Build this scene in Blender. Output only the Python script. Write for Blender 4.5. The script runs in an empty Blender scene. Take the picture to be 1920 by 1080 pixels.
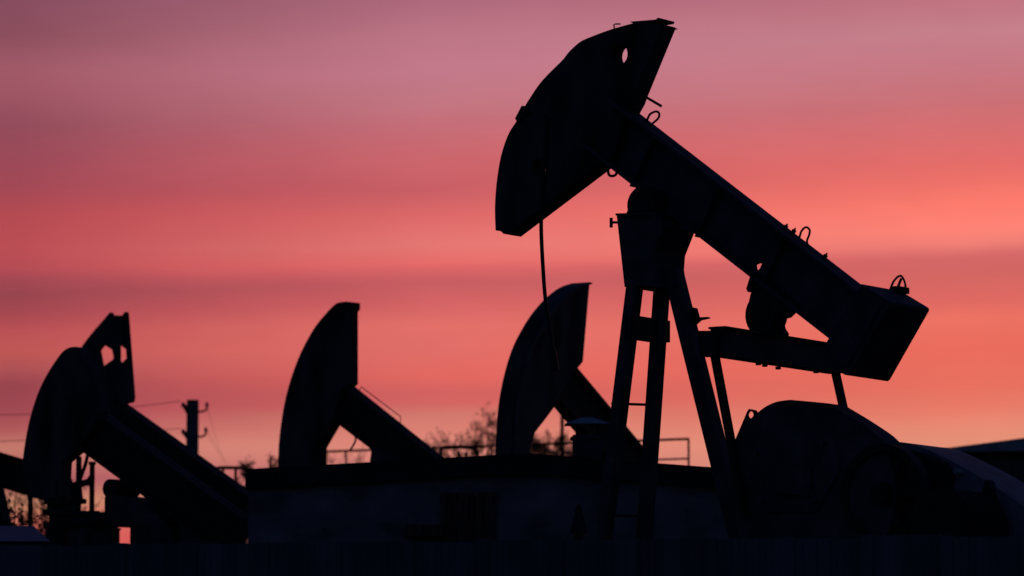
import bpy, bmesh, math, random
from mathutils import Vector, Matrix

R = math.radians
scene = bpy.context.scene
COL = scene.collection
rnd = random.Random(7)

# ------------------------------------------------------------------ camera
F = 7200.0                      # focal length in pixels of the 1920 px wide photograph
CAM = Vector((0, 0, 1.6))
PITCH = math.atan(710 / F)
cd = bpy.data.cameras.new('Camera')
cd.sensor_width = 36
cd.lens = F / 1920 * 36
cd.clip_end = 6000
cam = bpy.data.objects.new('Camera', cd)
COL.objects.link(cam)
cam.location = CAM
cam.rotation_euler = (R(90) + PITCH, 0, 0)
scene.camera = cam
cd.dof.use_dof = True
cd.dof.focus_distance = 45
cd.dof.aperture_fstop = 1.35
cp, sp = math.cos(PITCH), math.sin(PITCH)


def ray(px, py):
    x = (px - 960) / F
    y = (540 - py) / F
    return Vector((x, cp - y * sp, sp + y * cp))


def at(px, py, Y):
    """world point seen at a pixel, on the plane at distance Y in front of the camera"""
    d = ray(px, py)
    return CAM + d * (Y / d.y)


# ------------------------------------------------------------------ materials
def srgb(c):
    c /= 255
    return c / 12.92 if c <= .04045 else ((c + .055) / 1.055) ** 2.4


def mat(name, c1, c2, rough=.6, metal=0, scale=6, bump=.15, stretch=(1, 1, 1), detail=6):
    m = bpy.data.materials.new(name)
    m.use_nodes = True
    nt = m.node_tree
    b = nt.nodes['Principled BSDF']
    tc = nt.nodes.new('ShaderNodeTexCoord')
    mp = nt.nodes.new('ShaderNodeMapping')
    mp.inputs['Scale'].default_value = stretch
    nz = nt.nodes.new('ShaderNodeTexNoise')
    nz.inputs['Scale'].default_value = scale
    nz.inputs['Detail'].default_value = detail
    rp = nt.nodes.new('ShaderNodeValToRGB')
    rp.color_ramp.elements[0].position = .35
    rp.color_ramp.elements[1].position = .68
    rp.color_ramp.elements[0].color = (*c1, 1)
    rp.color_ramp.elements[1].color = (*c2, 1)
    L = nt.links.new
    L(tc.outputs['Object'], mp.inputs['Vector'])
    L(mp.outputs['Vector'], nz.inputs['Vector'])
    L(nz.outputs['Fac'], rp.inputs['Fac'])
    L(rp.outputs['Color'], b.inputs['Base Color'])
    b.inputs['Roughness'].default_value = rough
    b.inputs['Metallic'].default_value = metal
    if bump:
        bp = nt.nodes.new('ShaderNodeBump')
        bp.inputs['Strength'].default_value = bump
        bp.inputs['Distance'].default_value = .02
        L(nz.outputs['Fac'], bp.inputs['Height'])
        L(bp.outputs['Normal'], b.inputs['Normal'])
    return m


M_STEEL = mat('painted_steel', (.04, .042, .05), (.14, .14, .15), .6, 0, 3, .12, (1, 1, 1), 9)
M_DARK = mat('greasy_dark_steel', (.018, .018, .018), (.05, .045, .04), .6, 0, 7, .15)
M_HEAD = mat('weathered_steel_plate', (.025, .022, .02), (.17, .155, .14), .7, 0, 2.2, .15, (1, 1, .45), 9)
M_COVER = mat('faded_grey_sheet', (.24, .24, .26), (.46, .46, .50), .6, 0, 2.5, .15)
M_RUST = mat('rusty_steel', (.05, .03, .02), (.11, .06, .035), .8, 0, 8, .2)
M_GALV = mat('galvanised_sheet', (.42, .43, .45), (.62, .63, .66), .5, .0, 4, .05)
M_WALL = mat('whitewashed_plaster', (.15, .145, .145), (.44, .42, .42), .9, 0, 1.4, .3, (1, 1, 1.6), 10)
M_FASCIA = mat('tarred_fascia', (.03, .03, .035), (.06, .06, .065), .85, 0, 3, .2)
M_WOOD = mat('old_boards', (.04, .025, .022), (.26, .16, .13), .85, 0, 4, .3, (7, 7, .6))
M_FENCE = mat('precast_concrete', (.13, .14, .15), (.26, .27, .28), .9, 0, 1.6, .25, (2.2, 1, .35))
M_GROUND = mat('bare_soil', (.05, .04, .03), (.12, .10, .08), .95, 0, .6, .4)
M_BARK = mat('bark', (.05, .035, .025), (.10, .075, .055), .9, 0, 12, .2)
M_LEAF = mat('dry_leaves', (.05, .055, .02), (.10, .08, .035), .8, 0, 5, 0)
M_CONC = mat('pole_concrete', (.18, .18, .18), (.28, .28, .27), .9, 0, 5, .2)
M_WIRE = mat('cable_sheath', (.03, .03, .03), (.05, .05, .05), .6, 0, 30, 0)
M_SHED = mat('ribbed_sheet', (.08, .085, .08), (.15, .15, .14), .6, 0, 2, .1)
M_BLUEROOF = mat('blue_painted_sheet', (.10, .16, .30), (.16, .24, .42), .5, 0, 3, .05)


# ------------------------------------------------------------------ object helpers
def tag(o, label, cat, group=None, kind=None):
    if label:
        o['label'] = label
    if cat:
        o['category'] = cat
    if group:
        o['group'] = group
    if kind:
        o['kind'] = kind
    return o


def link_mesh(name, bm, m, origin, smooth=False):
    bmesh.ops.recalc_face_normals(bm, faces=bm.faces[:])
    bmesh.ops.translate(bm, verts=bm.verts[:], vec=-Vector(origin))
    me = bpy.data.meshes.new(name)
    bm.to_mesh(me)
    bm.free()
    if smooth:
        for p in me.polygons:
            p.use_smooth = True
    me.materials.append(m)
    o = bpy.data.objects.new(name, me)
    COL.objects.link(o)
    return o


class Thing:
    """an Empty at the thing's base; part() links one mesh under it"""
    def __init__(s, name, label, cat, loc, group=None):
        s.loc = Vector(loc)
        s.e = bpy.data.objects.new(name, None)
        s.e.empty_display_size = .2
        COL.objects.link(s.e)
        s.e.location = s.loc
        tag(s.e, label, cat, group)

    def part(s, name, bm, m, parent=None, label=None, smooth=False):
        o = link_mesh(name, bm, m, s.loc, smooth)
        o.parent = parent or s.e
        if label:
            o['label'] = label
        return o


def single(name, label, cat, bm, m, loc, group=None, smooth=False):
    o = link_mesh(name, bm, m, loc, smooth)
    o.location = loc
    return tag(o, label, cat, group)


def NB():
    return bmesh.new()


def prism(bm, loop, d, holes=()):
    """a polygon (world points) pushed along the vector d, with through-holes"""
    rings = [list(loop)] + [list(h) for h in holes]
    for off in (Vector((0, 0, 0)), d):
        es = []
        for rg in rings:
            vs = [bm.verts.new(p + off) for p in rg]
            es += [bm.edges.new((vs[i], vs[(i + 1) % len(vs)])) for i in range(len(vs))]
        bmesh.ops.triangle_fill(bm, use_beauty=True, edges=es)
    for rg in rings:
        a = [bm.verts.new(p) for p in rg]
        b = [bm.verts.new(p + d) for p in rg]
        n = len(rg)
        for i in range(n):
            bm.faces.new((a[i], a[(i + 1) % n], b[(i + 1) % n], b[i]))
    bmesh.ops.remove_doubles(bm, verts=bm.verts[:], dist=1e-5)
    return bm


def box(bm, c, x, y, z):
    """box centred on c with half-extent vectors x, y, z"""
    v = [bm.verts.new(c + x * i + y * j + z * k) for i in (-1, 1) for j in (-1, 1) for k in (-1, 1)]
    for f in ((0, 1, 3, 2), (4, 6, 7, 5), (0, 4, 5, 1), (2, 3, 7, 6), (0, 2, 6, 4), (1, 5, 7, 3)):
        bm.faces.new([v[i] for i in f])
    return bm


def tube(bm, pts, r, n=8, r1=None):
    pts = [Vector(p) for p in pts]
    rings = []
    m = len(pts)
    up = None
    for i, p in enumerate(pts):
        t = (pts[min(i + 1, m - 1)] - pts[max(i - 1, 0)])
        t.normalize()
        if up is None:
            up = t.orthogonal().normalized()
        up = (up - t * up.dot(t))
        if up.length < 1e-6:
            up = t.orthogonal()
        up.normalize()
        s = t.cross(up)
        rr = r if r1 is None else r + (r1 - r) * i / (m - 1)
        rings.append([bm.verts.new(p + up * rr * math.cos(2 * math.pi * k / n) + s * rr * math.sin(2 * math.pi * k / n)) for k in range(n)])
    for a, b in zip(rings, rings[1:]):
        for k in range(n):
            bm.faces.new((a[k], a[(k + 1) % n], b[(k + 1) % n], b[k]))
    bm.faces.new(rings[0][::-1])
    bm.faces.new(rings[-1])
    return bm


def smooth_pts(pts, n=6):
    """Catmull-Rom through points (tuples or vectors of any size)"""
    out = []
    P = [tuple(p) for p in pts]
    for i in range(len(P) - 1):
        p0, p1, p2, p3 = P[max(i - 1, 0)], P[i], P[i + 1], P[min(i + 2, len(P) - 1)]
        for k in range(n):
            t = k / n
            out.append(tuple(.5 * (2 * b + (c - a) * t + (2 * a - 5 * b + 4 * c - d) * t * t + (3 * b - a - 3 * c + d) * t ** 3)
                             for a, b, c, d in zip(p0, p1, p2, p3)))
    out.append(P[-1])
    return out


class Frame:
    """the upright middle plane of a machine; v is metres sideways, away from the camera"""
    def __init__(s, px, py, Y, deg, lean=0):
        a = R(deg)
        c = at(px, py, Y)
        s.C = c
        s.O = Vector((c.x, c.y, 0))
        s.H = Vector((-math.cos(a), math.sin(a), 0))
        s.L = Vector((math.sin(a) * math.cos(lean), math.cos(a) * math.cos(lean), -math.sin(lean)))
        s.Z = Vector((0, 0, 1))

    def p(s, px, py, v=0):
        d = ray(px, py)
        return CAM + d * (((s.C + s.L * v - CAM).dot(s.L)) / d.dot(s.L))

    def w(s, u, v, z):
        """point from metres: u toward the head, v sideways, z up from the ground"""
        return s.O + s.H * u + s.L * v + s.Z * z

    def uz(s, P):
        q = P - s.O
        return q.dot(s.H), q.z

    def plate(s, bm, pts, v0, v1, vt=None, holes=()):
        vt = v0 if vt is None else vt
        sh = s.L * (v0 - vt)
        return prism(bm, [s.p(x, y, vt) + sh for x, y in pts], s.L * (v1 - v0),
                     [[s.p(x, y, vt) + sh for x, y in h] for h in holes])

    def disc(s, bm, c, r, v0, v1, n=40, holes=()):
        """cylinder lying sideways through the point c (on the plane v = 0)"""
        loop = [c + s.L * v0 + s.H * r * math.cos(2 * math.pi * k / n) + s.Z * r * math.sin(2 * math.pi * k / n) for k in range(n)]
        return prism(bm, loop, s.L * (v1 - v0), holes)

    def bar(s, bm, a, b, wide, deep):
        """square bar from a to b; deep is its size along v"""
        t = (b - a).normalized()
        n = t.cross(s.L).normalized()
        return box(bm, (a + b) / 2, t * ((b - a).length / 2), n * wide / 2, s.L * deep / 2)


def ell(cx, cy, rx, ry, n=24):
    return [(cx + rx * math.cos(2 * math.pi * k / n), cy + ry * math.sin(2 * math.pi * k / n)) for k in range(n)]


def bolt(fr, bm, px, py, v, tilt, h=.06, r=.018):
    """a stud with its nut, standing on a surface; tilt is its direction in the machine's plane (degrees)"""
    p = fr.p(px, py, v)
    d = fr.H * -math.cos(R(tilt)) + fr.Z * math.sin(R(tilt))
    tube(bm, [p - d * .05, p + d * h], r * .6, 8)
    tube(bm, [p + d * .005, p + d * .035], r * 1.5, 6)


GROUP = 'pumpjacks in the oil field'

# ================================================================== nearest pumpjack
A = Frame(1232, 389, 45, 40, R(1.6))
T = Thing('pumpjack', 'nearest and tallest pumpjack, whole machine black against the sky on the right', 'pumpjack', A.O, GROUP)
arc = smooth_pts([(929, 432), (928, 385), (932, 335), (940, 290), (953, 252), (969, 226), (984, 199), (1008, 162), (1025, 142), (1042, 125),
                  (1056, 111), (1067, 97), (1087, 79), (1108, 69), (1146, 55), (1187, 43.5)], 5)
head = arc + [(1241, 45), (1241, 49), (1188, 178), (1184, 190), (1175, 206), (1150, 290), (1118, 313), (951, 439.5), (947, 436), (944, 438.5), (939, 433.5), (934, 432.5)]
b = A.plate(NB(), head, -.14, .12, holes=[ell(1159, 101, 17.5, 21), ell(1009.5, 317, 14.3, 19)])
hd = T.part('horsehead', b, M_HEAD)
b = A.plate(NB(), [(1181, 40.5), (1230, 36.5), (1233, 33), (1238, 34), (1236, 38.5), (1190, 45.5)], -.15, .13)
A.plate(b, [(1236, 47), (1245, 47), (1245, 49), (1236, 50)], -.13, .13)
T.part('cap_plate', b, M_STEEL, hd)
b = NB()
tube(b, [A.p(*q, -.1) for q in ((1152, 56), (1151, 46), (1154, 45), (1163, 45))], .009)
T.part('handle', b, M_DARK, hd)
b = A.plate(NB(), [(965.5, 222), (978, 198), (986, 199), (992, 212), (969, 228)], -.17, .10)
T.part('clamp', b, M_DARK, hd)
b = NB()
tube(b, [A.p(1206, 179, .05), A.p(1240, 199, .05)], .016)
T.part('retaining_pin', b, M_DARK, hd)
# walking beam: thin web, two flanges
tb = [(1100, 152), (1640, 570)]
bb = [(1090, 273), (1600, 670.5)]
b = A.plate(NB(), [tb[0], tb[1], bb[1], bb[0]], -.02, .02, vt=-.15, holes=[[(1403, 494), (1409, 491), (1416, 492), (1412, 501), (1407, 507), (1404, 504)]])
A.plate(b, [tb[0], tb[1], (1637, 576), (1097, 158)], -.15, .15)
A.plate(b, [bb[0], bb[1], (1603, 664.5), (1093, 267)], -.15, .15)
for q in (.25, .5, .75):
    x0, y0 = 1100 + 488 * q, 152 + 378 * q
    x1, y1 = x0 - 44, y0 + 100
    A.plate(b, [(x0, y0 + 4), (x0 + 2, y0 + 5), (x1 + 2, y1 + 3), (x1, y1 + 2)], -.13, .13, vt=-.15)
beam = T.part('walking_beam', b, M_STEEL)


def eye(pts, v, r=.014, mt=M_DARK, parent=None, fr=A, th=T):
    b = NB()
    tube(b, [fr.p(x, y, v) for x, y in smooth_pts(pts, 5)], r, 8)
    th.part('lifting_eye', b, mt, parent, smooth=True)


eye([(1213, 226), (1219, 214), (1230, 209), (1236, 213), (1234, 222), (1224, 231)], .1, .014, parent=beam)
eye([(1140, 320), (1142, 328), (1148, 330), (1154, 328), (1157, 322)], -.1, .017, parent=beam)
eye([(1499, 445), (1503, 433), (1511, 426), (1518, 431), (1517, 441), (1513, 452), (1516, 462)], .08, .013, parent=beam)
for x, y in ((1487, 436), (1472, 428), (1546, 483)):
    b = NB()
    bolt(A, b, x, y, .1, 55)
    T.part('bolt', b, M_DARK, beam)
# beam counterweight
b = A.plate(NB(), [(1615, 532.5), (1664, 562), (1668, 565), (1668, 570), (1594, 701), (1590, 704), (1584, 703), (1534, 668)], -.39, .39)
A.plate(b, [(1622, 546), (1655, 567), (1588, 686), (1553, 662)], -.41, .41)
cw = T.part('beam_counterweight', b, M_STEEL)
eye([(1668, 546), (1676, 527), (1688, 517), (1696, 528), (1699, 548)], .25, .013, parent=cw)
eye([(1680, 548), (1686, 532), (1690, 522)], .33, .016, parent=cw)
b = NB()
box(b, A.p(1688, 544, .28), A.H * .05, A.L * .11, A.Z * .035)
T.part('eye_bracket', b, M_DARK, cw)
# saddle bearing
c = A.p(1232, 389, 0)
b = A.disc(NB(), c, .205, -.31, .31)
A.disc(b, c, .225, -.28, -.16)
A.disc(b, c, .225, .16, .28)
A.plate(b, [(1178, 392), (1222, 392), (1224, 404), (1172, 404)], -.27, .27, vt=-.27)
for v in (-.25, .25):
    bolt(A, b, 1184 + (v + .25) * 60, 393, v, 90, .05)
sb = T.part('saddle_bearing', b, M_DARK)
# Samson post
b = A.plate(NB(), [(1156, 401), (1158, 420), (1171, 538), (1180, 534), (1232, 537), (1228, 526), (1224, 496), (1226, 470), (1244, 424), (1236, 400)], -.30, .30)
A.plate(b, [(1154, 400), (1238, 398), (1238, 402), (1154, 404)], -.32, .32)
cap = T.part('post_cap', b, M_STEEL)
b = NB()
p0, p1 = A.p(1162, 417, -.2), A.p(1147, 417, -.2)
tube(b, [p0, p1], .016)
box(b, A.p(1146, 417.5, -.2), A.H * .014, A.L * .014, A.Z * .058)
T.part('adjusting_bolt', b, M_DARK, cap)


def leg(pts, v0, v1, m=M_STEEL):
    b = A.plate(NB(), pts, v0, v1)
    p = A.p(*[sum(q) / 2 for q in zip(pts[2], pts[3])], (v0 + v1) / 2)
    p.z = .06
    box(b, p, A.H * .22, A.L * .2, A.Z * .03)
    return T.part('leg', b, m)


leg([(1174, 534), (1191, 534), (1072, 1504), (1055, 1504)], -.33, -.17)
leg([(1225, 540), (1241, 540), (1174, 1504), (1158, 1504)], .13, .29)
leg([(1240, 500), (1265, 500), (1515, 1504), (1488, 1504)], -.08, .08)
b = A.plate(NB(), [(1168, 592), (1190, 591), (1190, 632), (1165, 634)], -.30, .38)
A.plate(b, [(1172, 588), (1176, 588), (1176, 640), (1172, 640)], -.34, -.30)
T.part('cross_brace', b, M_DARK)
for y, x0, x1 in ((757, 1150, 1214), (966, 1124, 1201)):
    b = NB()
    tube(b, [A.p(x0 - 3, y - .5, -.26), A.p(x1 + 3, y + 2, .22)], .016)
    T.part('ladder_rung', b, M_DARK)
b = A.plate(NB(), [(1291, 574), (1299, 577), (1302, 577), (1307, 595), (1326, 594), (1326, 596.5), (1310, 600), (1301, 608), (1296, 604)], .04, .1, vt=.04)
T.part('stop_bracket', b, M_DARK)
# equalizer and its bearing under the tail
c = A.p(1437, 590, 0)
b = A.disc(NB(), c, .265, -.05, .05)
A.disc(b, c, .12, -.12, .12)
A.plate(b, [(1424, 515), (1407, 552), (1402, 575), (1405, 616), (1455, 624), (1447, 609), (1456, 590), (1470, 582), (1485, 585), (1495, 572)], -.10, .05)
A.plate(b, [(1408, 512), (1418, 518), (1407, 541), (1405, 548), (1401, 547), (1400, 538)], -.15, .0)
A.plate(b, [(1450, 578), (1478, 578), (1464, 592), (1457, 594), (1452, 588)], -.05, .16)
for v in (-.1, .1):
    bolt(A, b, 1405, 538, v, 235, .05)
    bolt(A, b, 1460, 590, v, 235, .03)
A.plate(b, [(1455, 607), (1460, 607), (1462, 615), (1468, 624), (1466, 634), (1450, 632)], .0, .12)
T.part('equalizer_bearing', b, M_DARK)
b = A.plate(NB(), [(1332, 615), (1356, 613), (1355, 665), (1332, 667)], -1.18, 1.12)
A.plate(b, [(1328, 613), (1360, 611), (1360, 615), (1328, 617)], -1.2, 1.14)
A.plate(b, [(1328, 664), (1360, 662), (1360, 666), (1328, 668)], -1.2, 1.14)
eq = T.part('equalizer_beam', b, M_STEEL)
T.part('pitman_bearing', A.plate(NB(), [(1308, 620), (1340, 620), (1340, 666), (1312, 668)], -1.29, -1.15), M_DARK, eq)
T.part('pitman_bearing', A.plate(NB(), [(1313, 628), (1335, 628), (1336, 662), (1318, 664)], 1.1, 1.27, vt=-1.29), M_DARK, eq)
for x, y, v in ((1422, 679, -.25), (1459, 687, .1), (1434, 682, -.2), (1530, 694, .8)):
    b = NB()
    bolt(A, b, x, y, v, 270, .03, .022)
    T.part('bolt', b, M_DARK, eq)
for v, q in ((-1.26, [(1330, 660), (1340, 660), (1397, 965), (1387, 965)]), (1.14, [(1556, 690), (1566, 690), (1631, 985), (1621, 985)])):
    T.part('pitman_arm', A.plate(NB(), q, v, v + .085), M_DARK)
# cranks with their weights, gear reducer, sheave, belt guard
wt = smooth_pts([(1372, 862), (1384, 828), (1400, 798), (1422, 777), (1440, 763.5), (1460, 755), (1485, 751.5)], 5) + \
    [(1530, 755.5), (1555, 758)] + smooth_pts([(1556, 759), (1573, 769), (1612, 793), (1654, 824), (1672, 860), (1682, 925), (1668, 1000), (1620, 1040)], 4) + \
    [(1420, 1040), (1385, 1000), (1370, 930)]
wt = [(x - 3, y - 2) for x, y in wt]
b = A.plate(NB(), wt, -1.12, -.78)
A.plate(b, [(1400, 850), (1440, 800), (1500, 790), (1560, 800), (1575, 880), (1530, 960), (1430, 960), (1398, 910)], -1.15, -1.12)
A.plate(b, [(1456, 870), (1520, 880), (1515, 930), (1450, 925)], -1.2, -1.15)
for x, y in ((1420, 850), (1545, 830), (1530, 940), (1430, 940)):
    q = A.p(x, y, -1.15)
    tube(b, [q, q - A.L * .05], .03, 6)
w1 = T.part('crank_counterweight', b, M_STEEL)
for f_ in w1.data.polygons:
    f_.use_smooth = False
b = A.plate(NB(), [(1376, 830), (1401, 771), (1404, 766.5), (1415, 769), (1418, 775), (1433, 788), (1420, 830)], -1.0, -.96, holes=[ell(1406.5, 777.5, 6.2, 7)])
T.part('lifting_lug', b, M_STEEL, w1)
for x, y in ((1612, 794), (1646, 816)):
    b = NB()
    bolt(A, b, x, y, -.85, 55, .03, .018)
    T.part('bolt', b, M_DARK, w1)
b = prism(NB(), [A.p(x, y, -1.12) + A.L * 1.9 - A.Z * .45 for x, y in wt[::2]], A.L * .34)
T.part('crank_counterweight', b, M_STEEL)
u0, z0 = A.uz(A.p(1560, 960, 0))
b = NB()
box(b, A.w(u0, 0, z0 - .2), A.H * .75, A.L * .55, A.Z * .5)
A.disc(b, A.w(u0 + .1, 0, z0 + .2), .55, -.5, .5)
A.disc(b, A.w(u0 + .1, 0, z0 - .05), .16, -.85, .85)
T.part('gear_reducer', b, M_DARK)
b = NB()
box(b, A.w(u0, 0, (z0 - .7) / 2 + .15), A.H * .9, A.L * .6, A.Z * ((z0 - .7) / 2 - .1))
T.part('reducer_pedestal', b, M_STEEL)
c = A.p(1764, 938, 0)
b = NB()
n = 40
ring = [[c + A.L * -1.15 + (A.H * math.cos(2 * math.pi * k / n) + A.Z * math.sin(2 * math.pi * k / n)) * r for k in range(n)] for r in (.54, .45)]
prism(b, ring[0], A.L * .16, [ring[1]])
A.disc(b, c, .13, -1.2, -.9, 20)
for k in range(6):
    d = A.H * math.cos(k * math.pi / 3) + A.Z * math.sin(k * math.pi / 3)
    box(b, c + A.L * -1.07 + d * .29, d * .19, A.L * .04, d.cross(A.L).normalized() * .04)
A.disc(b, c, .44, -1.0, -.97)
T.part('drive_sheave', b, M_DARK)
gd = smooth_pts([(1625, 822), (1655, 826), (1690, 829), (1722, 836), (1760, 853), (1800, 873), (1850, 902), (1915, 945), (1960, 985)], 4) + [(1960, 1240), (1625, 1240)]
def rounded(o, w, n=3):
    m_ = o.modifiers.new('Bevel', 'BEVEL')
    m_.width = w
    m_.segments = n
    m_.limit_method = 'ANGLE'
    m_.angle_limit = R(50)
    return o


bgd = rounded(T.part('belt_guard', A.plate(NB(), gd, -.62, .22), M_COVER), .09)
b = A.plate(NB(), [(1662, 858), (1700, 842), (1745, 852), (1778, 868), (1792, 890), (1788, 925), (1745, 945), (1690, 930)], -.70, -.60, vt=-.62)
rounded(T.part('inspection_cover', b, M_DARK, bgd), .03)
b = NB()
q = A.p(1794, 884, -.72)
tube(b, [q + A.L * .1, q - A.L * .03], .03, 6)
T.part('bolt', b, M_GALV, bgd)
b = A.plate(NB(), [(1838, 935), (1846, 902), (1850, 899), (1854, 904), (1862, 940)], -.72, -.60, vt=-.72)
T.part('bracket', b, M_DARK, bgd)
c = A.p(1905, 1000, 0)
b = A.disc(NB(), c, .36, -1.5, -.72, 40)
for k in range(12):
    A.disc(b, c, .40, -1.45 + k * .06, -1.43 + k * .06, 40)
A.disc(b, c, .1, -.72, -.55, 16)
mo = T.part('motor', b, M_DARK)
b = NB()
box(b, A.w(A.uz(c)[0], -1.1, (c.z - .36) / 2), A.H * .35, A.L * .4, A.Z * ((c.z - .36) / 2))
T.part('motor_mount', b, M_STEEL)
rounded(w1, .035)
b = NB()
for v in (-.7, .7):
    box(b, A.w(-2.4, v, .2), A.H * 4.6, A.L * .1, A.Z * .2)
for u in (-6.5, -4.5, -2.2, 0, 1.6):
    box(b, A.w(u, 0, .18), A.H * .09, A.L * .6, A.Z * .14)
T.part('base_skid', b, M_DARK)
# bridle hanging loose below the head
b = NB()
tube(b, [A.p(x, y, -.17) for x, y in smooth_pts([(1023, 215), (1022, 290), (1017, 350), (1015, 400), (1015, 440), (1018, 500), (1022.5, 560), (1031, 620), (1040, 676)], 6)], .024, 10)
br = T.part('bridle_cable', b, M_DARK, smooth=True)
b = NB()
tube(b, [A.p(1037, 660, -.17), A.p(1043, 694, -.17)], .045, 10, .035)
T.part('rope_socket', b, M_DARK, br)


# ================================================================== pumpjacks behind the low building
def far_pump(label, fr, head, beam_q, pivot, vhead=(-.14, .12), holes=(), caps=(), m_head=M_HEAD, vb=.13, tail=2.6, cap_poly=None,
             post=True, hline=None, r_piv=.15, ltop=.15):
    t = Thing('pumpjack', label, 'pumpjack', fr.O, GROUP)
    h = t.part('horsehead', fr.plate(NB(), head, vhead[0], vhead[1], holes=holes), m_head)
    for c_ in caps:
        t.part('cap_plate', fr.plate(NB(), c_, vhead[0] - .01, vhead[1] + .01), M_DARK, h)
    t0, t1, b1, b0 = [Vector((*q, 0)) for q in beam_q]
    b = fr.plate(NB(), [q[:2] for q in (t0, t1, b1, b0)], -.02, .02, vt=-vb)
    k = .09
    fr.plate(b, [q[:2] for q in (t0, t1, t1.lerp(b1, k), t0.lerp(b0, k))], -vb, vb)
    fr.plate(b, [q[:2] for q in (b0, b1, b1.lerp(t1, k), b0.lerp(t0, k))], -vb, vb)
    t.part('walking_beam', b, M_DARK)
    c = fr.p(*pivot, 0)
    b = fr.disc(NB(), c, r_piv, -.26, .26, 28)
    t.part('saddle_bearing', b, M_DARK)
    pu, pz = fr.uz(c)
    if post:
        b = NB()
        if cap_poly:
            fr.plate(b, cap_poly, -.27, .27)
        else:
            for v in (-1, 1):
                pass
            box(b, fr.w(pu, 0, pz - .28), fr.H * .2, fr.L * .28, fr.Z * .16)
        t.part('post_cap', b, M_STEEL)
        for du, v in ((.75, -.5), (.75, .5), (-1.5, -.4), (-1.5, .4)):
            b = NB()
            a_ = fr.w(pu + du * ltop, v * .5, pz - .4)
            e_ = fr.w(pu + du, v, .1)
            fr.bar(b, a_, e_, .15, .15)
            box(b, fr.w(pu + du, v, .05), fr.H * .2, fr.L * .15, fr.Z * .05)
            t.part('leg', b, M_STEEL)
        for zz in (.35, .6):
            b = NB()
            uu = pu + .75 * (1 - zz) + .1 * zz
            tube(b, [fr.w(uu, -.5 + .25 * zz, pz * zz), fr.w(uu, .5 - .25 * zz, pz * zz)], .03)
            t.part('cross_brace', b, M_DARK)
        # tail: equalizer, pitmans, cranks, reducer
        p_end = fr.p(*((t1 + b1) / 2)[:2], 0)
        eu, ez = fr.uz(p_end)
        eu += .4
        b = NB()
        box(b, fr.w(eu, 0, ez - .35), fr.H * .1, fr.L * .95, fr.Z * .13)
        box(b, fr.w(eu, 0, ez - .15), fr.H * .12, fr.L * .12, fr.Z * .15)
        t.part('equalizer_beam', b, M_STEEL)
        gu = eu + .1
        gz = max(ez - 1.6, 1.0)
        for v in (-.9, .9):
            b = NB()
            fr.bar(b, fr.w(eu, v, ez - .35), fr.w(gu - .4, v, gz), .08, .07)
            t.part('pitman_arm', b, M_DARK)
        for v in (-.72, .72):
            b = NB()
            loop = [fr.w(gu + .3 + .55 * math.cos(q), v - .12, gz - .1 + .55 * math.sin(q)) for q in [math.pi * 2 * i / 24 for i in range(24)]]
            prism(b, loop, fr.L * .24)
            box(b, fr.w(gu, v, gz - .05), fr.H * .5, fr.L * .08, fr.Z * .12)
            t.part('crank_counterweight', b, M_STEEL)
        b = NB()
        box(b, fr.w(gu + .1, 0, gz - .2), fr.H * .5, fr.L * .42, fr.Z * .4)
        box(b, fr.w(gu + .1, 0, (gz - .6) / 2), fr.H * .6, fr.L * .45, fr.Z * ((gz - .6) / 2))
        t.part('gear_reducer', b, M_DARK)
        b = NB()
        for v in (-.6, .6):
            box(b, fr.w((pu + gu) / 2 - .3, v, .12), fr.H * (abs(pu - gu) / 2 + 1.6), fr.L * .08, fr.Z * .1)
        t.part('base_skid', b, M_DARK)
    return t, h


# --- middle one
B2 = Frame(735, 862, 62, 38)
hd2 = smooth_pts([(517, 915), (521, 874), (524, 818), (536, 744), (558, 675), (586, 620), (610, 589), (629, 570), (642, 566), (652, 565.5)], 4) + \
    [(656, 566), (656, 578), (652, 583), (652, 719), (640, 728), (618, 797), (594, 838), (592, 868), (588, 925), (560, 930)]
t2, h2 = far_pump('middle pumpjack with a narrow head and straight upright back edge, behind the left roof slope', B2, hd2,
                  [(610, 694), (905, 930), (868, 974), (590, 762)], (738, 872), cap_poly=[(693, 868), (696, 846), (704, 838), (770, 880), (775, 925), (692, 925)])
b = NB()
tube(b, [B2.p(x, y, 0) for x, y in ((672, 738), (677, 725), (751, 781), (751, 797))], .008)
t2.part('grease_line', b, M_RUST)
b = NB()
tube(b, [B2.p(x, y, 0) for x, y in smooth_pts([(652, 800), (662, 812), (667, 822), (664, 832), (656, 845)], 4)], .016)
t2.part('hose', b, M_RUST)

# --- right one, turned toward the camera
B3 = Frame(1165, 845, 60, -58)
# traced on its near side plate; the arc-shaped front face runs away to the left of it
front = smooth_pts([(929, 900), (929, 850), (931, 800), (936, 750), (946, 700), (960, 655), (976, 622), (996, 590), (1022, 560), (1048, 540), (1072, 531)], 4)
hd3 = [(x + 29, y - 1) for x, y in front] + [(1106, 529), (1104, 548), (1093, 678), (1089, 683), (1060, 720), (1046, 754), (1024, 784), (1003, 811), (993, 847), (985, 915)]
t3, h3 = far_pump('right-hand far pumpjack whose broad head is crossed by the loose cable', B3, hd3,
                  [(1030, 626), (1250, 889), (1214, 944), (996, 684)], (1150, 872), vhead=(-.12, .12), vb=.11)
inner = [(x + 5, y + 3) for x, y in front]
t3.part('wireline_face', B3.plate(NB(), front + inner[::-1], .17, -.17), M_STEEL, h3)

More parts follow.
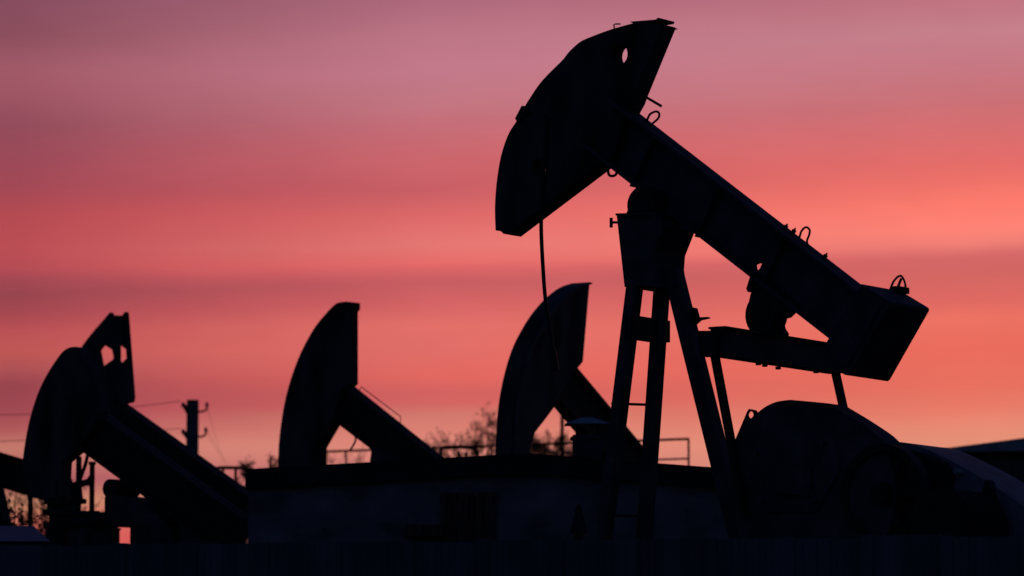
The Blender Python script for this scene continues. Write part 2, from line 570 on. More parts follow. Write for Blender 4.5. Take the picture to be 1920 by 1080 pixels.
# --- two at the far left: one in front, one taller behind it
B4 = Frame(228, 918, 57, 38)
hd4 = smooth_pts([(38, 905), (41, 875), (47, 830), (56, 785), (70, 740), (87, 704), (106, 674), (119, 658), (131, 651)], 4) + \
    [(140, 650), (148, 655), (165, 690), (178, 730), (185, 770), (170, 812), (135, 850), (116, 866), (112, 930), (84, 936), (60, 934)]
t4, h4 = far_pump('leftmost pumpjack, its blunt rounded head in front of a taller holed one', B4, hd4,
                  [(140, 744), (470, 984), (425, 1045), (110, 815)], (228, 917), vhead=(-.14, .08),
                  cap_poly=[(196, 932), (204, 928), (236, 932), (252, 934), (268, 941), (283, 954), (287, 985), (222, 985), (204, 988), (196, 986)], r_piv=.14, ltop=.62)
B5 = Frame(330, 900, 64, 38)
hd5 = smooth_pts([(120, 720), (135, 685), (152, 652), (171, 626), (190, 604), (206, 585.5)], 4) + [(209, 591), (229, 591.5), (234, 584.5), (236, 588), (248, 745), (246, 754), (233, 757), (215, 800), (130, 800)]
t5, h5 = far_pump('tall far-left pumpjack with two openings through the back of its head', B5, hd5,
                  [(205, 745), (515, 967), (470, 1023), (175, 806)], (345, 905), vhead=(-.04, .04),
                  holes=[[(184, 657), (193, 645), (210, 656), (213, 672), (209, 676), (190, 689)], [(221, 647), (227, 648), (236, 655), (237, 672), (225, 684), (221, 676)]])
# --- a fifth behind them, mostly outside the frame on the left, facing the other way
B6 = Frame(-25, 905, 66, 142)
t6 = Thing('pumpjack', 'pumpjack cut off by the left edge, only its beam and a leg showing', 'pumpjack', B6.O, GROUP)
b = B6.plate(NB(), [(-150, 808), (110, 885), (110, 948), (-150, 868)], -.02, .02)
B6.plate(b, [(-150, 808), (110, 885), (110, 890), (-150, 813)], -.12, .12)
B6.plate(b, [(-150, 863), (110, 943), (110, 948), (-150, 868)], -.12, .12)
t6.part('walking_beam', b, M_DARK)
t6.part('horsehead', B6.plate(NB(), smooth_pts([(74, 860), (100, 866), (120, 895), (129, 940), (124, 990)], 4) + [(95, 985), (84, 930)], -.12, .12), M_HEAD)
c = B6.p(-25, 915, 0)
t6.part('saddle_bearing', B6.disc(NB(), c, .14, -.25, .25, 24), M_DARK)
pu, pz = B6.uz(c)
for du, v in ((-.4, -.45), (-.4, .45), (1.3, -.35), (1.3, .35)):
    b = NB()
    B6.bar(b, B6.w(pu + du * .1, v * .4, pz), B6.w(pu + du, v, .1), .16, .16)
    t6.part('leg', b, M_STEEL)
b = NB()
box(b, B6.w(pu, 0, .1), B6.H * 2.6, B6.L * .6, B6.Z * .1)
t6.part('base_skid', b, M_DARK)

# ------------------------------------------------------------------ wellhead below the leftmost head
p = at(106, 1000, 55.5)
wl = Thing('wellhead', 'dark wellhead pipe with side valves under the leftmost pumpjack head', 'wellhead', (p.x, p.y, 0), None)


def wz(y, Y=55.5):
    return at(106, y, Y).z


b = NB()
tube(b, [(p.x, p.y, 0), (p.x, p.y, wz(985))], .16, 20)
tube(b, [(p.x, p.y, wz(985)), (p.x, p.y, wz(938))], .11, 20)
wl.part('casing_pipe', b, M_DARK)
b = NB()
for y in (985, 960, 940):
    z = wz(y)
    tube(b, [(p.x, p.y, z - .04), (p.x, p.y, z + .04)], .19, 24)
wl.part('flange', b, M_DARK)
b = NB()
tube(b, [(p.x, p.y, wz(964)), (p.x + .62, p.y, wz(964))], .05, 12)
tube(b, [(p.x + .5, p.y, wz(974)), (p.x + .72, p.y, wz(974))], .11, 16)
tube(b, [(p.x, p.y, wz(982)), (p.x + .8, p.y, wz(982))], .055, 12)
wl.part('valve', b, M_DARK)
b = NB()
tube(b, [(p.x, p.y, wz(940)), (p.x, p.y, wz(900))], .03, 10)
wl.part('polished_rod', b, M_DARK)
# pipe and vent post between the left pumpjacks
for (x, y0, wpx, Y, lab) in ((173, 868, 10, 61, 'upright dark pipe between the leftmost head and the beams'),
                             (57, 930, 9, 62, 'thin upright post below the leftmost beam, among shrubs')):
    q = at(x, y0, Y)
    b = NB()
    tube(b, [(q.x, q.y, 0), q], wpx / F * Y / 2, 12)
    tube(b, [q - Vector((0, 0, .03)), q + Vector((0, 0, .02))], wpx / F * Y / 2 * 1.4, 12)
    single('vent_pipe', lab, 'pipe', b, M_RUST, (q.x, q.y, 0))
q0 = at(148, 885, 60.5)
mf = Thing('pipe_manifold', 'tangle of thin pipes and valves behind the leftmost pumpjack head', 'pipework', (q0.x, 60.5, 0))
b = NB()
tube(b, [(q0.x, 60.5, 0), at(148, 856, 60.5)], .045, 10)
tube(b, [at(148, 905, 60.5), at(160, 872, 60.5), at(166, 846, 60.5)], .03, 8)
tube(b, [at(132, 912, 60.5), at(165, 904, 60.5), at(174, 893, 60.5)], .055, 8)
tube(b, [at(130, 942, 60.5), at(162, 940, 60.5)], .04, 8)
tube(b, [at(128, 970, 60.5), at(198, 968, 60.5)], .06, 8)
mf.part('pipe', b, M_DARK)
for x, y, r_ in ((141, 925, .13), (146, 978, .15), (188, 975, .11)):
    b = NB()
    p_ = at(x, y, 60.5)
    tube(b, [p_ - Vector((0, 0, .09)), p_ - Vector((0, 0, .03)), p_ + Vector((0, 0, .05)), p_ + Vector((0, 0, .1))], r_, 14, r_ * .8)
    mf.part('valve', b, M_DARK)
# low steel housings that close the view under the left pumpjacks
for xa_, xb_, yt, Y_, lab in ((84, 216, 991, 58.8, 'low dark steel housing below the wellhead pipes'), (244, 462, 978, 59.5, 'low dark steel housing under the lower ends of the left beams')):
    pa, pb = at(xa_, yt, Y_), at(xb_, yt, Y_)
    t_ = Thing('equipment_housing', lab, 'housing', ((pa.x + pb.x) / 2, Y_, 0), 'low housings by the left pumpjacks')
    b = NB()
    box(b, Vector(((pa.x + pb.x) / 2, Y_ + .35, pa.z / 2)), Vector(((pb.x - pa.x) / 2, 0, 0)), Vector((0, .35, 0)), Vector((0, 0, pa.z / 2)))
    t_.part('body', b, M_STEEL)
    b = NB()
    box(b, Vector(((pa.x + pb.x) / 2, Y_ + .35, pa.z + .012)), Vector(((pb.x - pa.x) / 2 + .02, 0, 0)), Vector((0, .38, 0)), Vector((0, 0, .0118)))
    t_.part('lid', b, M_DARK)
    for k in range(1, 3):
        b = NB()
        xx = pa.x + (pb.x - pa.x) * k / 3
        tube(b, [(xx - .07, Y_ + .3, pa.z + .02), (xx - .07, Y_ + .3, pa.z + .06), (xx + .07, Y_ + .3, pa.z + .06), (xx + .07, Y_ + .3, pa.z + .02)], .012, 6)
        t_.part('handle', b, M_DARK)

# ================================================================== the low building with a shallow gable
YB = 52.0
X = Vector((1, 0, 0))
YV = Vector((0, 1, 0))
Z = Vector((0, 0, 1))


def AB(x, y, Y=YB):
    return at(x, y, Y)


bl = Thing('low_building', 'low whitewashed building with a shallow gable behind the nearest pumpjack legs', 'building', (AB(985, 1000).x, YB, 0))
lx, rx, mx = 466, 1500, 985
w0, w1_ = AB(lx, 1000), AB(rx, 1000)
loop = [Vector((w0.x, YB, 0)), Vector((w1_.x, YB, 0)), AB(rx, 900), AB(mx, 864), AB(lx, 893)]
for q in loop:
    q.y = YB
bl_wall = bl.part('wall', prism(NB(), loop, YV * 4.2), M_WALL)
# fascia boards along the two gable slopes, 6 cm proud of the wall
for (a_, b_) in (((460, 886), (984.6, 856)), ((985.4, 856), (1506, 895))):
    P0, P1 = AB(*a_, YB - .1), AB(*b_, YB - .1)
    dz = Vector((0, 0, -.225))
    b = prism(NB(), [P0, P1, P1 + dz, P0 + dz], YV * .07)
    bl.part('fascia_board', b, M_FASCIA)
    b = prism(NB(), [P0 + Z * .002, P1 + Z * .002, P1 + Z * .045, P0 + Z * .045], YV * 4.5)
    bl.part('roof', b, M_FASCIA)
# boarded window
b = NB()
xs = [836, 850, 864, 878, 892, 906, 921]
for xa, xb in zip(xs, xs[1:]):
    p0 = AB(xa + .6, 933 + rnd.random() * 2, YB - .05)
    p1 = AB(xb - .6, 1012, YB - .05)
    box(b, Vector(((p0.x + p1.x) / 2, YB - .03 + rnd.uniform(-.006, .006), (p0.z + p1.z) / 2)), X * (p1.x - p0.x) / 2, YV * .02, Z * (p0.z - p1.z) / 2)
win = bl.part('window_boards', b, M_WOOD)
b = NB()
p0, p1 = AB(832, 929), AB(925, 1016)
cx, cz = (p0.x + p1.x) / 2, (p0.z + p1.z) / 2
for c_, hx, hz in ((Vector((cx, YB - .03, p0.z)), (p1.x - p0.x) / 2 + .04, .035), (Vector((cx, YB - .03, p1.z)), (p1.x - p0.x) / 2 + .04, .035),
                   (Vector((p0.x, YB - .03, cz)), .035, (p0.z - p1.z) / 2 - .036), (Vector((p1.x, YB - .03, cz)), .035, (p0.z - p1.z) / 2 - .036)):
    box(b, c_, X * hx, YV * .028, Z * hz)
bl.part('window_frame', b, M_WOOD, win)
b = NB()
p0, p1 = AB(762, 985), AB(832, 1006)
box(b, Vector(((p0.x + p1.x) / 2, YB - .15, (p0.z + p1.z) / 2)), X * (p1.x - p0.x) / 2, YV * .14, Z * (p0.z - p1.z) / 2)
bl.part('ledge', b, M_WOOD)
# chimney with its metal hood on four short posts
YC = 51.9
cb = NB()
p0, p1 = AB(1074, 815, YC), AB(1130, 880, YC)
hw = (p1.x - p0.x) / 2
cx = p0.x + hw
cyc = YC + hw
box(cb, Vector((cx, cyc, (p0.z + p1.z) / 2)), X * hw, YV * hw, Z * (p0.z - p1.z) / 2)
box(cb, Vector((cx, cyc, AB(1074, 821, YC).z)), X * (hw + .03), YV * (hw + .03), Z * .015)
ch = bl.part('chimney', cb, M_STEEL)
zc = AB(1074, 795, YC).z
for sx in (-1, 1):
    for sy in (-1, 1):
        b = NB()
        box(b, Vector((cx + sx * (hw - .07), cyc + sy * (hw - .05), (p0.z + zc) / 2)), X * .03, YV * .025, Z * ((zc - p0.z) / 2))
        bl.part('hood_post', b, M_DARK, ch)
b = NB()
box(b, Vector((cx + .06, cyc, (p0.z + zc) / 2)), X * (hw - .19), YV * (hw - .1), Z * ((zc - p0.z) / 2 - .002))
bl.part('flue', b, M_DARK, ch)
b = NB()
hh = (AB(1143, 795, YC).x - AB(1058, 795, YC).x) / 2
zt = AB(1100, 781.5, YC).z
lo = [b.verts.new((cx + hh * i, cyc + hh * j, zc)) for i, j in ((-1, -1), (1, -1), (1, 1), (-1, 1))]
mi = [b.verts.new((cx + .08 * i, cyc + .08 * j, zt)) for i, j in ((-1, -1), (1, -1), (1, 1), (-1, 1))]
for i in range(4):
    b.faces.new((lo[i], lo[(i + 1) % 4], mi[(i + 1) % 4], mi[i]))
b.faces.new(mi)
b.faces.new(lo[::-1])
bl.part('chimney_hood', b, M_GALV, ch)

# dark tapered hood standing in front of the wall
q = at(1085, 1000, 48)
b = NB()
zt, zb = at(1085, 946, 48).z, at(1085, 1000, 48).z
tube(b, [(q.x, q.y, zb), (q.x, q.y, zt)], .155, 4, .035)
tube(b, [(q.x, q.y, 0), (q.x, q.y, zb + .02)], .06, 12)
single('vent_cowl', 'small dark pyramid cowl on a post before the whitewashed wall', 'vent', b, M_DARK, (q.x, q.y, 0))

# ================================================================== shed at the right edge
YS = 72
sh = Thing('metal_shed', 'far metal shed with a low sloping roof at the right edge', 'shed', (at(1900, 900, YS).x, YS, 0))
xa, xb = at(1740, 900, YS).x, at(2250, 900, YS).x
zt = at(1900, 846, YS).z
b = NB()
box(b, Vector(((xa + xb) / 2, YS + 3, zt / 2)), X * (xb - xa) / 2, YV * 3, Z * zt / 2)
n = 36
for i in range(n):
    xx = xa + (xb - xa) * (i + .5) / n
    box(b, Vector((xx, YS - .02, zt / 2)), X * .03, YV * .02, Z * (zt / 2 - .02))
sh.part('wall', b, M_SHED)
loop = [at(1735, 847, YS - .3), at(2260, 843, YS - .3), at(2260, 777, YS - .3), at(1735, 845, YS - .3)]
for q in loop:
    q.y = YS - .3
sh.part('roof', prism(NB(), loop, YV * 6.6), M_GALV)

# ================================================================== fence and booth in the foreground
PL, PR = at(-160, 1026, 38.5), at(2080, 1001, 35)
nb = 16
fn = Thing('concrete_fence', 'long pale concrete panel fence along the bottom of the picture', 'fence', ((PL.x + PR.x) / 2, (PL.y + PR.y) / 2, 0))
for i in range(nb):
    a_, e_ = PL.lerp(PR, i / nb), PL.lerp(PR, (i + 1) / nb)
    d = (e_ - a_)
    d.z = 0
    ln = d.length
    d.normalize()
    nrm = Vector((-d.y, d.x, 0))
    zt = (a_.z + e_.z) / 2 + rnd.uniform(-.012, .012)
    b = NB()
    box(b, Vector(((a_.x + e_.x) / 2, (a_.y + e_.y) / 2, zt / 2)), d * (ln / 2 - .06), nrm * .035, Z * zt / 2)
    for k in range(9):
        s = (k + .5) / 9 - .5
        box(b, Vector(((a_.x + e_.x) / 2, (a_.y + e_.y) / 2, zt / 2)) + d * (s * (ln - .16)) - nrm * .036, d * (ln / 9 * rnd.uniform(.30, .40)), nrm * .003, Z * (zt / 2 - .012))
    fn.part('panel', b, M_FENCE)
    b = NB()
    box(b, Vector((a_.x, a_.y, zt / 2 + .004)), d * .058, nrm * .05, Z * (zt / 2 + .004))
    fn.part('post', b, M_FENCE)

YH = 41.5
zr, ze = at(0, 986, YH).z, at(0, 1021, YH).z
xe = at(117, 1021, YH).x
xr = at(62, 986, YH).x
xw = at(-200, 1000, YH).x
bo = Thing('booth', 'small booth with a hipped blue-grey sheet roof at the bottom left corner', 'booth', ((xe + xw) / 2, YH, 0))
b = NB()
D = 1.1
lo = [b.verts.new(q) for q in ((xw, YH - D, ze), (xe, YH - D, ze), (xe - .3, YH + D, ze), (xw, YH + D, ze))]
hi = [b.verts.new(q) for q in ((xw + .4, YH, zr), (xr, YH, zr))]
b.faces.new((lo[0], lo[1], hi[1], hi[0]))
b.faces.new((lo[1], lo[2], hi[1]))
b.faces.new((lo[2], lo[3], hi[0], hi[1]))
b.faces.new((lo[3], lo[0], hi[0]))
b.faces.new(lo[::-1])
bo.part('roof', b, M_BLUEROOF)
b = NB()
box(b, Vector(((xe + xw) / 2, YH, ze / 2 - .01)), X * ((xe - xw) / 2 - .12), YV * (D - .12), Z * (ze / 2 - .012))
bo.part('wall', b, M_WALL)

# ================================================================== railings behind the roof
def railing(name, label, pts, Y, r, posts, mid=None, ends=True, Y1=None, bottom=880):
    n = len(pts)
    Ys = [Y + ((Y1 or Y) - Y) * (q[0] - pts[0][0]) / (pts[-1][0] - pts[0][0]) for q in pts]
    P = [at(x, y, yy) for (x, y), yy in zip(pts, Ys)]
    t = Thing(name, label, 'railing', (P[0].x, P[0].y, 0))
    b = NB()
    tube(b, P, r, 8)
    t.part('top_rail', b, M_RUST)
    if mid:
        b = NB()
        tube(b, [q - Z * mid for q in P], r * .75, 8)
        t.part('mid_rail', b, M_RUST)
    for x in posts:
        f = (x - pts[0][0]) / (pts[-1][0] - pts[0][0])
        q = P[0].lerp(P[-1], f)
        b = NB()
        zlow = 0.05
        tube(b, [Vector((q.x, q.y, zlow)), q], r * .85, 8)
        t.part('post', b, M_RUST)
    return t


railing('handrail', 'long catwalk handrail behind the roof, ending between the right legs', [(606, 847), (1291, 823)], 80, .026,
        (612, 652, 760, 935, 1035, 1168, 1291), .38, Y1=74)
railing('guard_rail', 'short heavy guard rail just right of the middle pumpjack beam', [(825, 843), (832, 839), (868, 838), (890, 840), (896, 850)], 76, .04,
        (826, 860, 874, 895))
railing('guard_rail', 'bent guard rail at the lower end of the tall far-left beam', [(398, 880), (412, 877), (440, 877), (456, 878)], 72, .032, (418, 442), None)

# ================================================================== utility pole and wires
YP = 78
q = at(361.5, 750, YP)
up = Thing('utility_pole', 'concrete utility pole with hooked insulators on both sides, top left', 'utility pole', (q.x, q.y, 0))
b = NB()
tube(b, [(q.x - .02, q.y, 0), q], .16, 12, .125)
up.part('pole', b, M_CONC)


def pp(x, y):
    return at(x + 3, y + 3, YP - .05)


for pts, rr in (([(364, 768), (374, 769), (384, 765), (385, 756)], .021), ([(364, 815), (374, 816), (382, 812), (383, 803)], .021),
                ([(352, 775), (345, 762), (340, 756)], .045), ([(352, 822), (345, 812), (340, 806)], .045)):
    b = NB()
    tube(b, [pp(*s) for s in smooth_pts(pts, 3)], rr, 8)
    hk = up.part('hook', b, M_DARK)
    b = NB()
    e = pp(*pts[-1])
    tube(b, [e - Z * .03, e - Z * .005, e + Z * .02, e + Z * .05], .042, 12, .025)
    up.part('insulator', b, M_CONC, hk)


def wire(label, a_, e_, sag, r=.0065, group='power wires'):
    b = NB()
    pts = []
    for i in range(13):
        t = i / 12
        s = a_.lerp(e_, t)
        s.z -= sag * 4 * t * (1 - t)
        pts.append(s)
    tube(b, pts, r, 6)
    single('power_wire', label, 'wire', b, M_WIRE, pts[0], group)


wire('upper wire running left from the utility pole past the holed head', at(338, 752, YP), at(-150, 776, YP - 2), .12)
wire('lower wire running left from the utility pole behind the beams', at(338, 803, YP), at(-150, 829, YP - 2), .08)
wire('thin wire falling away right of the utility pole from its upper hook', at(386, 754, YP), at(425, 880, YP + 60), .1, .004)
wire('thin wire falling away right of the utility pole from its lower hook', at(384, 801, YP), at(440, 885, YP + 60), .1, .004)

q = at(1054, 742, 82)
b = NB()
tube(b, [(q.x, q.y, 0), q], .055, 10, .04)
tube(b, [q - Z * .06, q + Z * .03], .07, 10)
single('lamp_post', 'thin bare post in the gap under the right-hand far head', 'post', b, M_RUST, (q.x, q.y, 0))


# ================================================================== bare winter trees
def grow(bmt, bmc, p, d, ln, r, depth, rg, spread, leaves):
    """one branch of a few bent segments, then its twigs"""
    pts = [p]
    q = p
    for i in range(3):
        d = (d + Vector((rg.uniform(-1, 1), rg.uniform(-1, 1), rg.uniform(-.5, .8))) * .16).normalized()
        q = q + d * ln / 3
        pts.append(q)
    tube(bmt if depth > 3 else bmc, pts, r, 6 if depth > 3 else 3, r * .66)
    if depth == 0:
        for k in range(leaves):
            c = pts[rg.randint(1, 3)] + Vector((rg.uniform(-1, 1), rg.uniform(-1, 1), rg.uniform(-1, 1))) * .07
            a1 = Vector((rg.uniform(-1, 1), rg.uniform(-1, 1), rg.uniform(-1, 1))).normalized()
            a2 = a1.orthogonal().normalized()
            s = rg.uniform(.02, .045)
            v = [bmc.verts.new(c + a1 * s * i + a2 * s * .6 * j) for i, j in ((-1, 0), (0, -1), (1, 0), (0, 1))]
            bmc.faces.new(v)
        return
    n = 2 if depth > 4 else rg.choice((2, 3, 3))
    for k in range(n):
        dd = (d + Vector((rg.uniform(-1, 1), rg.uniform(-1, 1), rg.uniform(-.35, .75))) * spread).normalized()
        at_ = pts[-1] if k < 2 else pts[rg.randint(1, 2)]
        grow(bmt, bmc, at_, dd, ln * rg.uniform(.66, .86), r * .62, depth - 1, rg, spread, leaves)


def tree(label, px, ptop, Y, h_frac, r, depth, seed, spread, leaves=1, lean=0):
    rg = random.Random(seed)
    q = at(px, ptop, Y)
    t = Thing('bare_tree', label, 'tree', (q.x, q.y, 0), 'bare trees behind the pumpjacks')
    bt, bc = NB(), NB()
    H_ = q.z
    tr = H_ * h_frac
    base = Vector((q.x, q.y, 0))
    top = Vector((q.x + lean, q.y, tr))
    tube(bt, [base, base.lerp(top, .5) + Vector((.05, 0, 0)), top], r, 10, r * .75)
    m = 7
    for k in range(m):
        an = 2 * math.pi * (k + rg.random() * .6) / m
        d = Vector((math.cos(an) * spread, math.sin(an) * spread, .9)).normalized()
        grow(bt, bc, top - Z * .1 * k, d, (H_ - tr) * .36, r * .6, depth, rg, spread, leaves)
    t.part('trunk', bt, M_BARK)
    t.part('crown', bc, M_LEAF)


tree('bare bushy tree at the left side of the right-hand far head', 926, 776, 88, .74, .10, 5, 11, .74, 2, -.1)
tree('bare tree showing through the gap under the right-hand far head', 1034, 806, 92, .78, .10, 5, 5, .6, 2)
tree('small bare tree with a thick stump left of the middle head', 482, 848, 84, .88, .085, 4, 23, .8, 2)
tree('low bare tree seen between the middle head and its beam', 630, 850, 95, .6, .07, 4, 31, .6, 2)
tree('tall sparse tree behind the leftmost pumpjack head', 40, 925, 80, .5, .09, 5, 8, .6, 3)

# shrub under the far left beam
rg = random.Random(3)
for sx, sy, Y, lab in ((14, 936, 60.5, 'dark leafy shrub at the left edge, tallest of the shrubs'), (36, 948, 60, 'leafy shrub below the leftmost beam beside the booth roof'), (72, 958, 61, 'smaller leafy shrub left of the wellhead')):
    q = at(sx, sy, Y)
    sb_ = Thing('shrub', lab, 'shrub', (q.x, q.y, 0), 'shrubs by the wellhead')
    bs, bl_ = NB(), NB()
    for k in range(15):
        e = Vector((q.x + rg.uniform(-.25, .25), q.y + rg.uniform(-.3, .3), q.z * rg.uniform(.8, 1.02)))
        m_ = Vector((q.x, q.y, 0)).lerp(e, .55) + Vector((rg.uniform(-.15, .15), 0, 0))
        tube(bs, [(q.x, q.y, 0), m_, e], .02, 5, .006)
        for j in range(85):
            c = m_.lerp(e, rg.random()) + Vector((rg.uniform(-1, 1), rg.uniform(-1, 1), rg.uniform(-1, 1))) * .13
            a1 = Vector((rg.uniform(-1, 1), rg.uniform(-1, 1), rg.uniform(-1, 1))).normalized()
            a2 = a1.orthogonal().normalized()
            s = rg.uniform(.025, .05)
            bl_.faces.new([bl_.verts.new(c + a1 * s * i + a2 * s * .55 * jj) for i, jj in ((-1, 0), (0, -1), (1, 0), (0, 1))])
    sb_.part('stem', bs, M_BARK)
    sb_.part('foliage', bl_, M_LEAF)

# ================================================================== ground
b = NB()
g = 3000
n = 40
vs = [[b.verts.new((-g + 2 * g * i / n, -g + 2 * g * j / n, 0)) for j in range(n + 1)] for i in range(n + 1)]
for i in range(n):
    for j in range(n):
        b.faces.new((vs[i][j], vs[i + 1][j], vs[i + 1][j + 1], vs[i][j + 1]))
go = link_mesh('ground', b, M_GROUND, (0, 0, 0))
go['kind'] = 'structure'

# ================================================================== dusk sky
SUN_EL, SUN_AZ = R(.8), R(14)          # the sun has just gone, a little right of the view direction (+Y)
KBG = .1
wd = bpy.data.worlds.new('World')
scene.world = wd
wd.use_nodes = True
nt = wd.node_tree
nt.nodes.clear()
NW = nt.nodes.new
LK = nt.links.new
out = NW('ShaderNodeOutputWorld')
bg = NW('ShaderNodeBackground')
bg.inputs['Strength'].default_value = KBG
LK(bg.outputs[0], out.inputs['Surface'])


def M(op, a, b_=None, c_=None, clamp=False):
    n_ = NW('ShaderNodeMath')
    n_.operation = op
    n_.use_clamp = clamp
    for i, v in enumerate((a, b_, c_)):
        if v is None:
            continue
        if isinstance(v, (int, float)):
            n_.inputs[i].default_value = v
        else:
            LK(v, n_.inputs[i])
    return n_.outputs[0]


def smooth(x, e0, e1):
    n_ = NW('ShaderNodeMapRange')
    n_.interpolation_type = 'SMOOTHSTEP'
    n_.inputs['From Min'].default_value = e0
    n_.inputs['From Max'].default_value = e1
    LK(x, n_.inputs['Value'])
    return n_.outputs[0]


def mixc(f, a, b_):
    n_ = NW('ShaderNodeMix')
    n_.data_type = 'RGBA'
    if isinstance(f, (int, float)):
        n_.inputs[0].default_value = f
    else:
        LK(f, n_.inputs[0])
    for s, v in ((6, a), (7, b_)):
        if isinstance(v, tuple):
            n_.inputs[s].default_value = v
        else:
            LK(v, n_.inputs[s])
    return n_.outputs[2]


tc = NW('ShaderNodeTexCoord')
sx = NW('ShaderNodeSeparateXYZ')
LK(tc.outputs['Generated'], sx.inputs[0])
DEG = 180 / math.pi
az = M('MULTIPLY', M('ARCTAN2', sx.outputs[0], sx.outputs[1]), DEG)
hyp = M('SQRT', M('ADD', M('MULTIPLY', sx.outputs[0], sx.outputs[0]), M('MULTIPLY', sx.outputs[1], sx.outputs[1])))
el = M('MULTIPLY', M('ARCTAN2', sx.outputs[2], hyp), DEG)
# streaky cloud noise, in degrees of the sky
cv = NW('ShaderNodeCombineXYZ')
LK(M('MULTIPLY', az, .09), cv.inputs[0])
LK(M('MULTIPLY', el, .75), cv.inputs[1])
nz = NW('ShaderNodeTexNoise')
nz.inputs['Scale'].default_value = 1.0
nz.inputs['Detail'].default_value = 5
nz.inputs['Roughness'].default_value = .55
LK(cv.outputs[0], nz.inputs['Vector'])
cv2 = NW('ShaderNodeCombineXYZ')
LK(M('MULTIPLY', az, .55), cv2.inputs[0])
LK(M('ADD', M('MULTIPLY', el, 1.9), M('MULTIPLY', az, .06)), cv2.inputs[1])
cv2.inputs[2].default_value = 4.2
nz2 = NW('ShaderNodeTexNoise')
nz2.inputs['Scale'].default_value = 1.3
nz2.inputs['Detail'].default_value = 9
nz2.inputs['Roughness'].default_value = .62
LK(cv2.outputs[0], nz2.inputs['Vector'])
TILT = .025
azc = M('MAXIMUM', M('MINIMUM', az, 25.0), -25.0)
el_w = M('ADD', M('SUBTRACT', el, M('MULTIPLY', azc, TILT)), M('MULTIPLY', M('SUBTRACT', nz.outputs['Fac'], .33), .34))
tt = M('DIVIDE', el_w, 12.0, clamp=True)


def el_of(y):
    return (PITCH + math.atan((540 - y) / F)) * DEG


def ramp(stops, x):
    a_ = math.atan((x - 960) / F) * DEG
    n_ = NW('ShaderNodeValToRGB')
    cr = n_.color_ramp
    cr.interpolation = 'B_SPLINE' if False else 'LINEAR'
    st = sorted((max(0, min(1, (el_of(y) - a_ * TILT) / 12)), c_) for y, c_ in stops)
    while len(cr.elements) > 1:
        cr.elements.remove(cr.elements[-1])
    cr.elements[0].position = st[0][0]
    cr.elements[0].color = (*[srgb(k) for k in st[0][1]], 1)
    for pos, c_ in st[1:]:
        e = cr.elements.new(pos)
        e.color = (*[srgb(k) for k in c_], 1)
    LK(tt, n_.inputs['Fac'])
    return n_.outputs['Color']


SL = [(-60, (128, 76, 100)), (0, (138, 79, 98)), (60, (142, 79, 93)), (125, (164, 91, 105)), (170, (163, 87, 102)), (235, (150, 77, 92)), (300, (159, 74, 89)),
      (350, (166, 73, 86)), (400, (184, 75, 82)), (470, (190, 78, 85)), (505, (186, 78, 86)), (525, (167, 73, 84)), (547, (154, 69, 79)), (580, (168, 72, 81)),
      (620, (190, 82, 86)), (660, (194, 88, 86)), (695, (176, 82, 86)), (722, (155, 69, 79)), (765, (163, 74, 84)), (800, (182, 92, 94)),
      (835, (198, 124, 110)), (870, (190, 112, 104)), (900, (168, 84, 94)), (940, (200, 138, 108)), (1000, (215, 92, 88)), (1100, (200, 85, 82))]
SC = [(-60, (165, 100, 122)), (0, (175, 107, 125)), (60, (189, 118, 134)), (120, (195, 122, 139)), (180, (195, 119, 130)), (230, (198, 110, 121)), (265, (202, 106, 114)), (300, (204, 102, 109)),
      (350, (201, 95, 102)), (400, (221, 105, 105)), (450, (228, 119, 115)), (488, (231, 108, 105)), (503, (217, 100, 102)), (525, (198, 93, 98)),
      (560, (210, 98, 100)), (600, (226, 112, 105)), (650, (225, 110, 104)), (700, (226, 104, 97)), (730, (209, 98, 96)), (753, (210, 101, 98)),
      (770, (209, 119, 108)), (800, (218, 128, 115)), (840, (224, 139, 124)), (875, (214, 128, 120)), (1000, (225, 95, 90)), (1100, (205, 88, 85))]
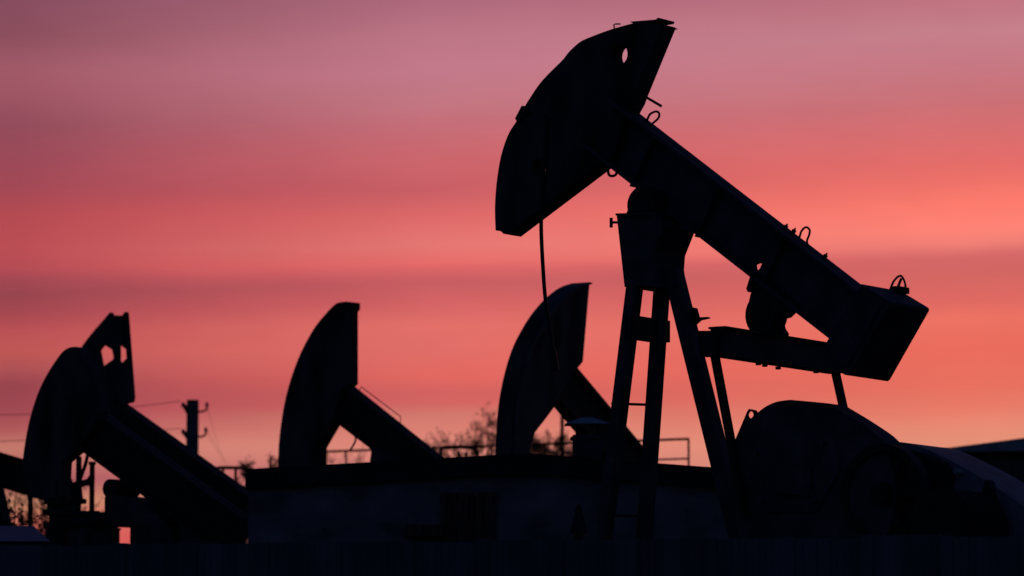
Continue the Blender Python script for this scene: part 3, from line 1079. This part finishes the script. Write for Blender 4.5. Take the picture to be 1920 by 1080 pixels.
SR = [(-60, (180, 108, 126)), (0, (192, 115, 128)), (60, (198, 128, 140)), (130, (200, 120, 130)), (195, (203, 112, 118)), (240, (216, 110, 112)), (300, (229, 109, 105)),
      (340, (239, 114, 105)), (380, (254, 124, 110)), (430, (254, 131, 118)), (457, (240, 128, 118)), (477, (214, 105, 105)), (510, (210, 102, 98)),
      (560, (222, 105, 98)), (600, (237, 115, 100)), (650, (234, 108, 92)), (720, (232, 112, 95)), (760, (232, 122, 103)), (790, (231, 135, 113)),
      (830, (228, 145, 120)), (875, (226, 148, 125)), (1000, (228, 96, 90)), (1100, (206, 88, 84))]
f1 = M('DIVIDE', M('ADD', az, 7.36), 6.09, clamp=True)
f2 = M('DIVIDE', M('ADD', az, 1.27), 7.92, clamp=True)
glow = mixc(f2, mixc(f1, ramp(SL, 30), ramp(SC, 800)), ramp(SR, 1800))
vm = NW('ShaderNodeVectorMath')
vm.operation = 'SCALE'
LK(glow, vm.inputs[0])
LK(M('MULTIPLY', M('ADD', .935, M('MULTIPLY', nz2.outputs['Fac'], .13)), 1 / KBG), vm.inputs['Scale'])
# the rest of the dome: a clear dusk sky
sky = NW('ShaderNodeTexSky')
sky.sky_type = 'NISHITA'
sky.sun_disc = False
sky.sun_elevation = SUN_EL
sky.sun_rotation = SUN_AZ
sky.air_density = 1
sky.dust_density = 1
sky.ozone_density = 4
vs_ = NW('ShaderNodeVectorMath')
vs_.operation = 'MULTIPLY'
LK(sky.outputs[0], vs_.inputs[0])
vs_.inputs[1].default_value = (.78, .55, .68)      # violet cast of the afterglow
g_az = M('SUBTRACT', 1.0, smooth(M('ABSOLUTE', M('SUBTRACT', az, 8.0)), 12.0, 36.0))
g_el = M('SUBTRACT', 1.0, smooth(el, 9.6, 20.0))
fac = M('MULTIPLY', g_az, g_el)
LK(mixc(fac, vs_.outputs[0], vm.outputs[0]), bg.inputs['Color'])

sd = bpy.data.lights.new('Sun', 'SUN')
sd.energy = .02
sd.angle = R(.5)
sd.color = (1, .62, .42)
so = bpy.data.objects.new('Sun', sd)
COL.objects.link(so)
sdir = Vector((math.sin(SUN_AZ) * math.cos(SUN_EL), math.cos(SUN_AZ) * math.cos(SUN_EL), math.sin(SUN_EL)))
so.rotation_euler = sdir.to_track_quat('Z', 'Y').to_euler()
so.location = (0, 0, 30)

scene.view_settings.view_transform = 'Standard'
scene.view_settings.look = 'None'
scene.view_settings.exposure = 0
scene.view_settings.gamma = 1
